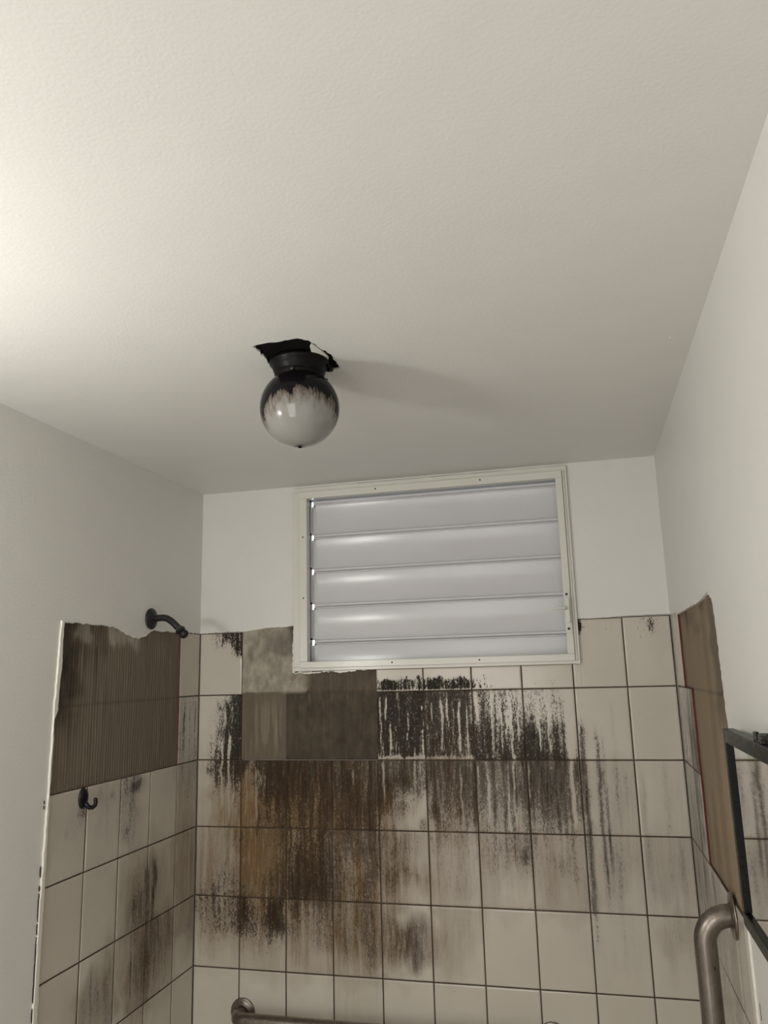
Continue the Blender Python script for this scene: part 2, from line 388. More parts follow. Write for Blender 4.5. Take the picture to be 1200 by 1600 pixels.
# per tile: 4 rows of 3 digits (0 clean .. 9 solid), left to right, top to bottom; key (column, row)
SOOT_B = {
 (0, -1): '147 012 000 000', (0, 0): '047 048 058 167', (0, 1): '178 156 022 011', (0, 2): '223 112 223 445', (0, 3): '445 335 121 000',
 (1, 1): '789 378 146 245', (1, 2): '334 224 225 336', (1, 3): '637 548 234 011',
 (2, 1): '999 888 667 566', (2, 2): '455 566 587 688', (2, 3): '456 344 223 010',
 (3, 1): '988 888 778 666', (3, 2): '566 556 545 555', (3, 3): '444 444 344 112',
 (4, -1): '000 000 000 677', (4, 0): '888 898 998 887', (4, 1): '775 884 641 310', (4, 2): '442 431 442 221', (4, 3): '310 464 475 110',
 (5, -1): '000 000 000 665', (5, 0): '877 776 887 765', (5, 1): '888 777 766 544', (5, 2): '332 222 221 111', (5, 3): '121 121 110 000',
 (6, -1): '000 000 000 321', (6, 0): '443 554 776 887', (6, 1): '878 767 665 443', (6, 2): '444 333 211 100', (6, 3): '110 000 000 000',
 (7, -1): '000 000 000 121', (7, 0): '432 543 765 976', (7, 1): '999 898 776 554', (7, 2): '323 343 222 212', (7, 3): '001 001 000 000',
 (8, -1): '312 100 000 000', (8, 0): '000 000 100 100', (8, 1): '222 222 221 221', (8, 2): '232 232 221 221', (8, 3): '111 111 110 000',
 (9, -1): '032 020 000 000', (9, 0): '000 000 000 000', (9, 1): '011 011 011 111', (9, 2): '112 122 221 111', (9, 3): '121 121 011 000',
}
TINT_B = {
 (0, 1): '123 135 246 247', (0, 2): '345 455 455 444', (0, 3): '445 344 222 111', (0, 0): '000 000 000 000',
 (1, 1): '456 678 789 789', (1, 2): '899 899 898 787', (1, 3): '666 555 433 222',
 (2, 1): '777 888 999 999', (2, 2): '887 887 887 777', (2, 3): '666 555 444 233',
 (3, 1): '766 777 888 988', (3, 2): '666 666 666 776', (3, 3): '667 667 666 344', (3, 4): '111 111 111 000',
 (4, 0): '111 111 111 111', (4, 1): '543 653 742 632', (4, 2): '552 642 664 532', (4, 3): '410 553 553 110', (4, 4): '000 000 000 000',
 (5, 0): '111 111 222 333', (5, 1): '554 554 555 554', (5, 2): '443 332 332 221', (5, 3): '222 321 220 100',
 (6, 0): '000 000 111 111', (6, 1): '222 222 333 333', (6, 2): '333 333 222 211',
 (7, 0): '000 000 000 111', (7, 1): '222 222 222 222', (7, 2): '333 333 332 222',
 (8, 1): '111 111 111 111', (8, 2): '111 111 110 000', (9, 2): '111 111 011 000', (9, 3): '011 011 000 000',
}
HARD_B = {-1: 1.0, 0: 0.92, 1: 0.55, 2: 0.42, 3: 0.45, 4: 0.2}
HARD_BX = {(0, 1): 0.8, (1, 1): 0.7, (0, 2): 0.6, (0, 3): 0.75, (1, 3): 0.75, (2, 2): 0.65, (5, 0): 0.8, (7, 1): 0.5, (6, 1): 0.45, (6, 0): 0.85, (7, 0): 0.85, (8, 2): 0.25, (9, 2): 0.2, (8, 0): 0.6, (8, 1): 0.35, (9, 1): 0.4, (3, 3): 0.35, (4, 3): 0.2, (5, 2): 0.4, (4, 2): 0.3, (5, 1): 0.5}
SOOT_L = {
 (0, -1): '111 111 111 111', (0, 0): '333 333 333 433', (0, 1): '333 332 222 111', (0, 2): '212 112 112 111', (0, 3): '211 332 210 100', (0, 4): '100 000 000 000',
 (1, 1): '110 110 000 000', (1, 2): '001 013 014 015', (1, 3): '445 446 346 123',
 (2, 1): '045 154 043 043', (2, 2): '110 321 421 531', (2, 3): '431 531 530 430', (2, 4): '100 000 000 000',
 (3, 1): '230 120 120 010', (3, 2): '000 000 000 100', (3, 3): '210 443 443 333', (3, 4): '333 333 232 111',
 (4, 1): '111 321 211 110', (4, 2): '000 000 000 000', (4, 3): '000 100 200 200', (4, 4): '210 210 210 110',
}
TINT_L = {
 (0, 1): '111 222 222 333', (0, 2): '333 433 433 332', (0, 3): '332 332 210 000', (1, 1): '000 000 000 001', (1, 2): '111 123 124 124',
 (1, 3): '445 445 345 234', (2, 2): '110 221 331 431', (2, 3): '531 641 641 540', (3, 3): '210 322 322 222', (3, 4): '222 222 222 111', (3, 2): '000 000 000 000',
 (2, 4): '221 211 100 000', (1, 4): '110 000 000 000',
}
SOOT_R = {(0, -1): '101 111 111 111', (0, 0): '245 245 246 236', (0, 1): '345 455 455 455', (1, 1): '000 000 000 000', (1, 2): '454 454 344 344', (2, 2): '343 343 232 222',
 (0, 2): '454 454 445 334', (3, 2): '211 211 111 111', (4, 2): '111 111 111 111', (0, 3): '333 323 222 222', (1, 3): '232 232 232 222', (2, 3): '222 222 121 111', (3, 3): '121 121 121 131', (4, 3): '111 111 111 110'}
TINT_R = {}

class Stain:
    def __init__(s, soot, tint, hard, hardx, seed, drips=(), streaks=(), blobs=()):
        s.soot, s.tint, s.hard, s.hardx, s.seed, s.drips, s.streaks, s.blobs = soot, tint, hard, hardx, seed, drips, streaks, blobs
    def table(s, tab, key, fu, fv):
        loc = s.local(tab, key, fu, fv)
        # blend with the neighbouring tiles so films run on across the joints
        def nb(dc, dr):
            k = (key[0] + dc, key[1] + dr)
            if k not in tab: return None
            return k
        out = loc
        for ax, f, lo, hi in ((0, fu, nb(-1, 0), nb(1, 0)), (1, fv, nb(0, -1) if key[1] > 0 else None, nb(0, 1) if key[1] >= 0 else None)):
            for k, side in ((lo, 0), (hi, 1)):
                if k is None: continue
                w = np.clip((0.17 - f) / 0.17, 0, 1) if side == 0 else np.clip((f - 0.83) / 0.17, 0, 1)
                ef = np.full_like(f, 1.0 - side); other = s.local(tab, k, ef, fv) if ax == 0 else s.local(tab, k, fu, ef)
                out = out + (other - loc) * w * (0.48 if ax == 0 else 0.40)
        return np.clip(out, 0, 1)
    def local(s, tab, key, fu, fv):
        if key not in tab: return np.zeros_like(fu)
        g = np.array([[int(c) for c in r] for r in tab[key].split()], float) / 9.0
        x = np.clip(fu * 3 - 0.5, 0, 1.999); y = np.clip(fv * 4 - 0.5, 0, 2.999)
        xi = x.astype(int); yi = y.astype(int); a = x - xi; b = y - yi
        return (g[yi, xi] * (1 - a) + g[yi, xi + 1] * a) * (1 - b) + (g[yi + 1, xi] * (1 - a) + g[yi + 1, xi + 1] * a) * b
    def eval(s, key, u, v, fu, fv):
        wu = (vnoise(u * 26, v * 26, s.seed + 5) - .5) * 0.30; wv = (vnoise(u * 30, v * 14, s.seed + 6) - .5) * 0.30
        fu2 = np.clip(fu + wu, 0, 1); fv2 = np.clip(fv + wv, 0, 1)
        so = s.table(s.soot, key, fu2, fv2); ti = s.table(s.tint, key, fu2, fv2)
        uu = u + (vnoise(u * 12, v * 16, s.seed + 1) - .5) * 0.010
        st = vnoise(uu * 120, v * 5, s.seed + 2) * .6 + vnoise(uu * 260, v * 14, s.seed + 3) * .4
        if key[1] == -1 and 4 <= key[0] <= 7: st = vnoise(u * 260, v * 8, s.seed + 2); so = so * 1.1 * np.clip((0.050 - v + .016 * (vnoise(u * 150, u * 0, 77) - .5)) / 0.014, 0, 1) * np.clip((v - .0015) / .006, .4, 1)
        so = so ** 0.85 * (0.52 + 1.0 * st)
        ti = ti ** 0.85 * 1.12 * (0.72 + 0.56 * vnoise(uu * 90, v * 4, s.seed + 8))
        for (x, z1, z0, w, a) in s.streaks:
            wob = (vnoise(u * 0 + 3.1, v * 24, int(x * 977)) - .5) * 0.006
            m = np.exp(-((u - x - wob) / w) ** 2) * np.clip((z1 - v) / 0.05, 0, 1) * np.clip((v - z0) / 0.14, 0, 1)
            so = np.maximum(so, so + m * a * (0.6 + 0.8 * st))
        for (x, z, rx, rz, a) in s.blobs:
            m = np.exp(-(((u - x) / rx) ** 2 + ((v - z) / rz) ** 2)); so = so + m * a
        for (x, z1, z0, w, a) in s.drips:
            wob = (vnoise(u * 0 + 7.7, v * 30, int(x * 1313)) - .5) * 0.008
            m = np.exp(-((u - x - wob) / w) ** 2) * np.clip((z1 - v) / 0.02, 0, 1) * np.clip((v - z0) / 0.03, 0, 1)
            so = so * (1 - m * a); ti = ti * (1 - 0.5 * m * a)
        if key[1] == 0 and key[0] in (4, 5): so = so * (1 - .55 * np.clip((-.186 - v + .010 * (vnoise(u * 60, v * 40, 91) - .5)) / .008, 0, 1))
        h = s.hardx.get(key, s.hard.get(key[1], 0.4))
        return np.clip(so, 0, 1), np.clip(ti, 0, 1), h

ST_B = Stain(SOOT_B, TINT_B, HARD_B, HARD_BX, 11,
    drips=[(.613, 0, -.2, .0024, .85), (.632, 0, -.10, .0026, .9), (.641, -.08, -.2, .0030, .8), (.660, -.1, -.2, .0016, .6), (.70, -.05, -.17, .0022, .6), (.745, -.02, -.2, .0016, .8),
           (.775, -.02, -.14, .002, .5), (.805, -.02, -.19, .0026, .75), (.823, -.01, -.12, .0024, .8), (.840, -.02, -.16, .0018, .6), (.858, -.02, -.2, .003, .8), (.880, 0, -.2, .0016, .5),
           (.911, 0, -.10, .0036, .95), (.955, -.02, -.2, .003, .5), (.983, -.02, -.19, .003, .6), (.997, -.05, -.16, .0022, .7), (1.012, -.02, -.4, .0026, .65), (1.033, -.03, -.16, .002, .6),
           (1.093, -.02, -.2, .0028, .7), (1.12, -.02, -.2, .0026, .6), (1.14, -.02, -.12, .002, .5), (1.176, -.06, -.40, .0060, .8), (1.185, -.0, -.2, .012, .95),
           (.934, -.2, -.38, .0026, .6), (.993, -.2, -.42, .0028, .6), (1.052, -.2, -.33, .003, .7), (.618, -.2, -.34, .0028, .7), (.905, -.2, -.4, .0016, .5), (.80, -.2, -.4, .0028, .4), (.855, -.2, -.4, .003, .45),
           (.085, -.14, -.36, .0032, .85), (.110, -.12, -.4, .0038, .8), (.125, -.2, -.36, .0026, .5), (.205, -.22, -.4, .004, .55), (.172, -.22, -.38, .003, .6), (.215, -.22, -.30, .007, .5), (.525, -.22, -.28, .003, .5), (.35, -.22, -.33, .002, .3)],
    streaks=[(1.214, -.07, -.72, .0085, .55), (1.252, -.09, -.64, .0060, .50), (1.268, -.10, -.58, .0048, .42), (1.300, -.02, -.50, .0050, .28), (1.320, -.2, -.5, .004, .2), (1.368, -.2, -.7, .007, .24), (1.43, -.18, -.72, .008, .25), (1.452, -.4, -.75, .006, .2), (1.285, -.4, -.8, .006, .2)],
    blobs=[(1.225, .175, .010, .022, .8), (1.218, .12, .007, .03, .55), (1.43, .165, .010, .022, .35), (1.03, -.47, .009, .022, .5), (.255, -.66, .02, .035, .35), (.165, -.64, .018, .045, .3), (.345, -.56, .03, .04, .25)])
ST_L = Stain(SOOT_L, TINT_L, {-1: .35, 0: .6, 1: .5, 2: .35, 3: .3, 4: .2}, {}, 47,
    drips=[(.348, -.58, -.85, .003, .8), (.372, -.6, -.7, .003, .7)],
    streaks=[(.025, -.0, -.2, .003, .45), (.06, -.0, -.2, .0024, .4), (.095, -.02, -.2, .003, .45), (.35, -.50, -.8, .010, .3), (.245, -.42, -.62, .012, .55), (.285, -.42, -.62, .010, .55), (.315, -.50, -.64, .006, .4)],
    blobs=[(.37, -.235, .022, .012, .35), (.345, -.225, .02, .01, .25), (.60, -.262, .016, .025, .35), (.475, -.24, .012, .02, .3), (.40, -.345, .01, .02, .4)])
ST_R = Stain(SOOT_R, TINT_R, {-1: .3, 0: .3, 1: .2, 2: .1, 3: .1, 4: .1}, {}, 83,
    streaks=[(.08, 0, -.6, .012, .3), (.20, 0, -.6, .014, .4), (.27, -.0, -.4, .008, .5), (.35, -.4, -.8, .016, .25), (.5, -.4, -.8, .012, .25), (.62, -.46, -.9, .006, .35)])

def build_tiles(name, cells, mp, st, parent, flip):
    """cells: (col, row, u0, u1, v0, v1); one mesh, each tile a bevelled slab with its own tiny tilt"""
    g = 0.0017; V = []; F = []; MI = []; A = {'soot': [], 'tint': [], 'hard': [], 'tone': []}; off = 0
    rs = np.random.RandomState(st.seed)
    for (c, r, u0, u1, v0, v1, U0, U1, V0, V1) in cells:
        a0, a1, b0, b1 = u0 + g, u1 - g, v0 + g, v1 - g
        notch = mp is back and r == -1 and c == 8                  # one tile notched round the window frame
        if notch and u0 > 1.21: a0 = u0
        if notch and u0 < 1.21: a1 = u1
        step = 0.004 if r <= 4 else 0.05
        nu = max(2, int((a1 - a0) / step) + 1); nv = max(2, int((b1 - b0) / step) + 1)
        us = np.concatenate(([a0], np.linspace(a0 + .0012, a1 - .0012, nu), [a1])); vs = np.concatenate(([b0], np.linspace(b0 + .0012, b1 - .0012, nv), [b1]))
        uu, vv = np.meshgrid(us, vs); tu, tv, t0 = rs.uniform(-.0035, .0035, 3); t0 *= .08
        if notch: tu = tv = t0 = 0
        d = tu * (uu - (a0 + a1) / 2) + tv * (vv - (b0 + b1) / 2) + t0 - 0.0003
        edge = np.zeros_like(uu, bool); edge[0, :] = edge[-1, :] = edge[:, 0] = edge[:, -1] = True
        if notch: edge[:, 0 if u0 > 1.21 else -1] = False
        d = np.where(edge, d - 0.0009, d)
        so, ti, h = st.eval((c, r), uu, vv, (uu - U0) / (U1 - U0), (V1 - vv) / (V1 - V0))
        ny, nx = uu.shape
        X, Y, Z = mp(uu, vv, d)
        P = np.stack([X + 0 * uu, Y + 0 * uu, Z + 0 * uu], -1).reshape(-1, 3)
        idx = np.arange(ny * nx).reshape(ny, nx) + off
        q = np.stack([idx[:-1, :-1], idx[:-1, 1:], idx[1:, 1:], idx[1:, :-1]], -1).reshape(-1, 4)
        V.append(P); F.append(q); MI.append(np.zeros(len(q), int))
        ring = np.concatenate([idx[0, :], idx[1:, -1], idx[-1, -2::-1], idx[-2:0:-1, 0]]); k = len(ring)
        ru = np.concatenate([uu[0, :], uu[1:, -1], uu[-1, -2::-1], uu[-2:0:-1, 0]]); rv = np.concatenate([vv[0, :], vv[1:, -1], vv[-1, -2::-1], vv[-2:0:-1, 0]])
        X, Y, Z = mp(ru, rv, np.full(k, REC - 0.002)); V.append(np.stack([X + 0 * ru, Y + 0 * ru, Z + 0 * ru], -1))
        base = off + ny * nx; j = np.arange(k); j2 = (j + 1) % k
        V_, s = None, np.stack([ring[j2], ring[j], base + j, base + j2], -1); F.append(s); MI.append(np.ones(k, int))
        tone = .2 if notch else rs.uniform(0, .35) + (0.35 if (c >= 4 and r >= 2) else 0)
        for nm, arr in (('soot', so), ('tint', ti), ('hard', np.full(uu.shape, h)), ('tone', np.full(uu.shape, tone))):
            A[nm].append(arr.reshape(-1)); A[nm].append(np.zeros(k))
        off = base + k
    V = np.concatenate(V); F = np.concatenate(F); MI = np.concatenate(MI)
    if flip: F = F[:, ::-1]
    me = bpy.data.meshes.new(name)
    me.vertices.add(len(V)); me.vertices.foreach_set('co', V.astype(np.float32).ravel())
    me.loops.add(F.size); me.loops.foreach_set('vertex_index', F.astype(np.int32).ravel())
    me.polygons.add(len(F)); me.polygons.foreach_set('loop_start', np.arange(0, F.size, 4, dtype=np.int32))
    me.update(calc_edges=True)
    o = link_mesh(name, me, [M['tile'], M['tile_plain']], parent)
    me.polygons.foreach_set('material_index', MI.astype(np.int32))
    for nm, arr in A.items():
        at = me.attributes.new(nm, 'FLOAT', 'POINT'); at.data.foreach_set('value', np.concatenate(arr).astype(np.float32))
    me.update()
    return o
def build_grout(cells, mp, parent):
    bm = bmesh.new()
    for (c, r, u0, u1, v0, v1, *_) in cells:
        i = .0032
        if mp is back and r <= 0 and c == 0: u1 -= i
        if mp is back and r <= 0 and c == 4: u0 += i
        if mp is back and r == 1 and 1 <= c <= 3: v1 -= i
        if mp is left and r <= 0: u1 -= i
        if mp is left and r == 1 and c > 0: v1 -= i
        if mp is right and r <= 1: u1 -= i
        prism(bm, [(u0, v0), (u1, v0), (u1, v1), (u0, v1)], REC - .0045, -0.0022, mp)
    return obj('grout', bm, M['grout'], parent)

RH = 0.2024
def rowz(r): return (-RH * r - (RH if True else 0), -RH * r)     # (bottom, top) of row r
def cell(c, r, u0, u1, v0=None, v1=None):
    b, t = -(r + 1) * RH, -r * RH
    if r == -1: b, t = 0.0, 0.2
    if r == 7: b = FL
    return (c, r, u0, u1, b if v0 is None else v0, t if v1 is None else v1, u0, u1, b, t)
bc = [0, .152, .3035, .4525, .602, .7515, .9, 1.0505, 1.2005, 1.3505, XR - .001]
cells = []
for r in range(-1, 8):
    for c in range(10):
        if r == -1:
            if c in (0, 9): cells.append(cell(c, r, bc[c], bc[c + 1]))
            elif c == 8: cells += [(8, -1, 1.2235, bc[9], 0, .1985, bc[8], bc[9], 0, .2), (8, -1, 1.2005, 1.2235, 0, 0.0715, bc[8], bc[9], 0, .2)]
            elif c >= 4: cells.append(cell(c, r, bc[c], bc[c + 1], None, 0.0705))
        elif r == 0:
            if c == 0 or c >= 4: cells.append(cell(c, r, bc[c], bc[c + 1]))
        else: cells.append(cell(c, r, bc[c], bc[c + 1]))
# tile 8 above is notched round the frame: merge its two pieces by dropping the gap between them
build_grout(cells, back, wb_)
o = build_tiles('tiling', cells, back, ST_B, wb_, False); o['label'] = 'off-white tiles streaked with black mould and brown film'
lc = [0.001, .130, .284, .434, .584, .734]
cells = []
for r in range(-1, 8):
    for c in range(5):
        if r <= 0 and c > 0: continue
        cells.append(cell(c, r, lc[c], lc[c + 1]))
build_grout(cells, left, wl_)
o = build_tiles('tiling', cells, left, ST_L, wl_, False); o['label'] = 'off-white tiles with brown smears'
cells = [cell(0, -1, .001, .170), (0, 0, .001, .300, -RH, 0, .001, .3, -RH, 0), (0, 1, .001, .300, -2 * RH, -RH, .001, .3, -2 * RH, -RH)]
rc = [0.001, .150, .300, .450, .600, .736]
for r in range(2, 8):
    for c in range(5): cells.append(cell(c, r, rc[c], rc[c + 1]))
build_grout(cells, right, wr_)
o = build_tiles('tiling', cells, right, ST_R, wr_, True); o['label'] = 'off-white tiles with grey drip streaks'

# ------------------------------------------------------------------ bare mortar patches, combed vertically
def build_mortar(parent, rects, mp, fn, flip, ridge, label):
    V = []; F = []; off = 0; A = {'grey': [], 'dark': [], 'light': [], 'warm': []}
    for (u0, u1, v0, v1) in rects:
        nu = int((u1 - u0) / 0.0025) + 1; nv = int((v1 - v0) / 0.006) + 1
        uu, vv = np.meshgrid(np.linspace(u0, u1, nu), np.linspace(v0, v1, nv))
        at = fn(uu, vv); amp = ridge * (1 - at['grey']) * (0.45 + 0.9 * vnoise(uu * 9, vv * 9, 5))
        d = REC + 0.0012 + amp * 0.0011 * np.sin(uu * 2 * np.pi / 0.0115 + (vnoise(uu * 4, vv * 5, 9) - .5) * 3) + (vnoise(uu * 30, vv * 22, 3) - .5) * 0.0012 + at['grey'] * 0.0016
        d = d - np.exp(-((vv) / 0.0022) ** 2) * 0.0012
        X, Y, Z = mp(uu, vv, d); ny, nx = uu.shape
        V.append(np.stack([X + 0 * uu, Y + 0 * uu, Z + 0 * uu], -1).reshape(-1, 3))
        idx = np.arange(ny * nx).reshape(ny, nx) + off
        F.append(np.stack([idx[:-1, :-1], idx[:-1, 1:], idx[1:, 1:], idx[1:, :-1]], -1).reshape(-1, 4)); off += ny * nx
        for k in A: A[k].append(at[k].reshape(-1))
    V = np.concatenate(V); F = np.concatenate(F)
    if flip: F = F[:, ::-1]
    me = bpy.data.meshes.new('mortar_patch'); me.vertices.add(len(V)); me.vertices.foreach_set('co', V.astype(np.float32).ravel())
    me.loops.add(F.size); me.loops.foreach_set('vertex_index', F.astype(np.int32).ravel())
    me.polygons.add(len(F)); me.polygons.foreach_set('loop_start', np.arange(0, F.size, 4, dtype=np.int32)); me.update(calc_edges=True)
    o = link_mesh('mortar_patch', me, M['mortar'], parent, True)
    for nm, arr in A.items():
        a_ = me.attributes.new(nm, 'FLOAT', 'POINT'); a_.data.foreach_set('value', np.concatenate(arr).astype(np.float32))
    o['label'] = label; return o
sm = lambda a, b, x: np.clip((x - a) / (b - a), 0, 1) ** 2 * (3 - 2 * np.clip((x - a) / (b - a), 0, 1))
def f_back(u, v):
    w = (vnoise(u * 40, v * 40, 2) - .5) * .02 + (vnoise(u * 11, v * 11, 4) - .5) * .03
    lim = np.where(u < .37, 0.004, 0.004 + (u - .37) * 1.2)
    g = sm(-.002, .006, v + w * .3 - lim) * sm(.405, .365, u + w * .8 + v * .35)
    dk = 0.30 + .62 * sm(.298, .306, u) - .22 * sm(0.0, .01, v) * sm(.3, .4, u)
    # old stained band on the plaster
    band = g * (sm(.115, .135, v + w) * sm(.20, .17, v + w) * sm(.19, .25, u + w) + .8 * np.exp(-((u - .178) / .012) ** 2 - ((v - .125) / .016) ** 2))
    dk = dk * (1 - g) + .5 * band + g * .12 * vnoise(u * 60, v * 50, 8)
    lines = np.where(u < .302, np.exp(-(((v + .10) / .07) ** 4)) * (vnoise(u * 120, v * 3, 21) > .60), 0) * sm(.17, .19, u)
    lines = lines + .55 * sm(-.03, -.01, v) * sm(.004, -.002, v) * (vnoise(u * 150, v * 4, 33) > .55) * sm(.34, .36, u) + .5 * np.exp(-((u - .4525) / .0022) ** 2)
    lines = lines + .35 * np.exp(-(((v + .10) / .07) ** 4)) * (vnoise(u * 110, v * 3, 41) > .62) * sm(.33, .345, u) * sm(.44, .42, u)
    lt = np.clip(lines * .7, 0, 1) * (1 - g) + .35 * sm(.035, .05, v + w) * sm(.46, .36, u) * (1 - g)
    return dict(grey=g, dark=np.clip(dk, 0, 1), light=np.clip(lt, 0, 1), warm=.12 + 0 * u)
def f_left(u, v):
    w = (vnoise(u * 34, v * 30, 2) - .5) * .05; w2 = (vnoise(u * 80, v * 10, 6) - .5) * .08
    tl = sm(.60, .68, u + w) * sm(-.12, .02, v + w2)                       # burnt dark corner
    topd = sm(.10, .17, v + w2) * sm(.50, .53, u)
    g = sm(.135, .165, v + w2 * .45 + (.44 - u) * .12) * sm(.525, .505, u + w * .3) * sm(.33, .40, u) + .75 * sm(.14, .17, v + w) * sm(.59, .62, u + w) * sm(.675, .65, u + w)
    st = (vnoise(u * 60, v * 3, 13) > .68) * sm(-.05, .12, v) * sm(.38, .5, u)
    dk = np.clip(tl * .95 + .50 * topd + .5 * st + .55 * np.exp(-(v / .0028) ** 2) + .10, 0, 1)
    dk = dk * (1 - .7 * g)
    lt = .45 * np.exp(-((u - .245) / .02) ** 2 - ((v - .15) / .03) ** 2) * (vnoise(u * 130, v * 3, 3) > .5)
    return dict(grey=np.clip(g, 0, .8), dark=dk, light=lt, warm=0 * u + .06)
def f_right(u, v):
    w = (vnoise(u * 14, v * 30, 2) - .5) * .06
    dk = .62 * sm(.60, .68, u + w) * sm(-.12, 0, v) + .40 * sm(.14, .2, v + w * 2) + .25 * (vnoise(u * 16, v * 3, 6) > .6) + .35 * np.exp(-(v / .003) ** 2) + .35 * np.exp(-((v + RH + .0) / .002) ** 2)
    return dict(grey=.12 * sm(.60, .64, u), dark=np.clip(dk, 0, 1), light=0 * u, warm=.55 + .3 * sm(.05, -.2, v))
build_mortar(wb_, [(.151, .347, -RH, .216), (.347, .603, -RH, .076)], back, f_back, False, .55, 'bare mortar where tiles are missing, grey plaster above dark brown')
build_mortar(wl_, [(.129, .740, -RH, .204)], left, f_left, False, 1.0, 'ridged brown mortar where tiles are missing')
build_mortar(wr_, [(.169, .80, -.0005, .203), (.299, .80, -2 * RH, -.0005)], right, f_right, True, .25, 'tan mortar where tiles are missing')
# flaking paint rim under the window frame's left end
bm = bmesh.new()
edge = jag([(.350, .0645), (.40, .060), (.44, .0655), (.49, .060), (.54, .0675), (.597, .0690)], .0025, .006, rnd)
prism(bm, edge + [(.597, .078), (.337, .078), (.333, .062)], REC, -.0005, back)
edge = jag([(.3255, .075), (.327, .12), (.3265, .16), (.330, .21)], .0022, .008, rnd)
prism(bm, edge + [(.346, .21), (.346, .066), (.326, .064)], REC, -.0005, back)
obj('paint_rim', bm, M['bead'], wb_)['label'] = 'flaking white paint under the window frame'
bm = bmesh.new()
for (u, w, v, h) in ((.372, .016, .0665, .0010), (.41, .02, .0675, .0014), (.455, .012, .067, .001), (.56, .03, .0705, .0012)):
    prism(bm, [(u - w, v - h), (u + w, v - h * .6), (u + w * .8, v + h), (u - w * .9, v + h * .7)], -.0008, .0004, back)
for (u, w) in ((.70, .075), (.86, .06), (.98, .05), (.585, .03)):
    prism(bm, [(u - w, .6702), (u + w, .6698), (u + w, .6706), (u - w, .6712)], -.001, .0008, back)
obj('crack', bm, M['crack'], wb_)['label'] = 'hairline gaps above and below the window frame'

# ------------------------------------------------------------------ jalousie window
def ring(bm, x0, x1, z0, z1, w, y0, y1):
    wl, wr, wb2, wt = w
    box(bm, x0, x1, y0, y1, z0 + ZO, z0 + wb2 + ZO); box(bm, x0, x1, y0, y1, z1 - wt + ZO, z1 + ZO)
    box(bm, x0, x0 + wl, y0, y1, z0 + wb2 + ZO, z1 - wt + ZO); box(bm, x1 - wr, x1, y0, y1, z0 + wb2 + ZO, z1 - wt + ZO)
bm = bmesh.new(); ring(bm, .334, 1.2245, .0690, .6680, (.028, .018, .012, .018), -.0115, -.0002)
win = structure(obj('window_1', bm, M['gloss_paint'], bevel=.0015), 'white painted window with closed metal louvers')
bm = bmesh.new(); ring(bm, .358, 1.2100, .0780, .6520, (.026, .020, .020, .023), -.0205, .010)
obj('window_frame', bm, M['gloss_paint'], win, bevel=.0015)
bm = bmesh.new(); box(bm, 1.2125, 1.2165, -.0165, -.010, .080 + ZO, .654 + ZO)
obj('frame_bead', bm, M['gloss_paint'], win, bevel=.001)
# lining of the opening behind the frame
bm = bmesh.new(); ring(bm, .3455, 1.2175, .0745, .6615, (.020, .016, .012, .012), .0102, .085)
obj('window_channel', bm, M['channel_metal'], win)
# left operator strip: plates with a gap at each blade joint, daylight leaks through
ribz = [.6225, .509, .3945, .280, .164]
zs = [.060] + [z for z in reversed(ribz)] + [.655]
bm = bmesh.new()
F3 = lambda u, v, d: (u, .030 - d, v + ZO)
lo = [.092] + [z + .0035 for z in reversed(ribz)]
for i, (a, b) in enumerate(zip([.078] + list(reversed(ribz)), list(reversed(ribz)) + [.652])):
    a2, b2 = a + .006, b - .010
    if i == 0: a2 = .078
    if i == 5: b2 = .652
    if b2 - a2 < .012: b2 = a2 + .014
    m_ = (a2 + b2) / 2
    prism(bm, [(.362, a2), (.4015, a2 - .004), (.4015, b2 + .004), (.392, b2 + .001), (.388, b2 - .004), (.362, b2 - .004)], -.0022, 0, F3)
    prism(bm, [(.3815, a2 + .004), (.3885, a2 + .012), (.3890, b2 - .012), (.384, b2 - .004), (.3815, b2 - .002), (.3805, m_)], 0.0, .006, F3)
for z in ribz:                                    # solid outer side of each joint
    prism(bm, [(.360, z - .016), (.3845, z - .016), (.3845, z + .010), (.360, z + .010)], -.0022, 0, F3)
    prism(bm, [(.3915, z - .012), (.4015, z - .014), (.4015, z + .008), (.3915, z + .004)], -.003, 0, F3)
obj('operator_strip', bm, M['louver_paint'], win)
# blades: shallow concave arc toward the room, with a rolled lip along the top edge
def blade(z1, z0):
    bm = bmesh.new(); L = z1 - z0; R = L / .56; pts = []
    n = 14
    for k in range(n + 1):
        f = k / n; a = (-.285 + .56 * f); z = z1 - L * f
        y = .0235 - (R * math.cos(a) - R * math.cos(.28)) * -1 * 1.0
        pts.append((z, .0235 + (R * math.cos(a) - R * math.cos(.285))))
    prof = [(z, y) for z, y in pts] + [(z, y + .0016) for z, y in reversed(pts)]
    vs = []
    for x in (.3995, 1.2035): vs.append([bm.verts.new((x, y, z + ZO)) for z, y in prof])
    m_ = len(prof)
    for k in range(m_): bm.faces.new((vs[0][k], vs[0][(k + 1) % m_], vs[1][(k + 1) % m_], vs[1][k]))
    for s in vs:
        for k in range(n): bm.faces.new((s[k], s[k + 1], s[m_ - 2 - k], s[m_ - 1 - k]))
    # rolled lips at the top edge
    tube(bm, [(.3995, .0190, z1 - .0022 + ZO), (1.2035, .0190, z1 - .0022 + ZO)], .0048, 14)
    tube(bm, [(.3995, .0228, z1 - .0105 + ZO), (1.2035, .0228, z1 - .0105 + ZO)], .0026, 10)
    # end fold, a shallow vertical crease at the left end
    bmesh.ops.recalc_face_normals(bm, faces=bm.faces[:])
    o = obj('louver_blade', bm, M['louver_paint'], win)
    for p in o.data.polygons: p.use_smooth = True
    o.data.set_sharp_from_angle(angle=0.7)
    return o
for z1, z0 in zip(ribz, ribz[1:] + [.052]): blade(z1 + .001, z0 + .002)
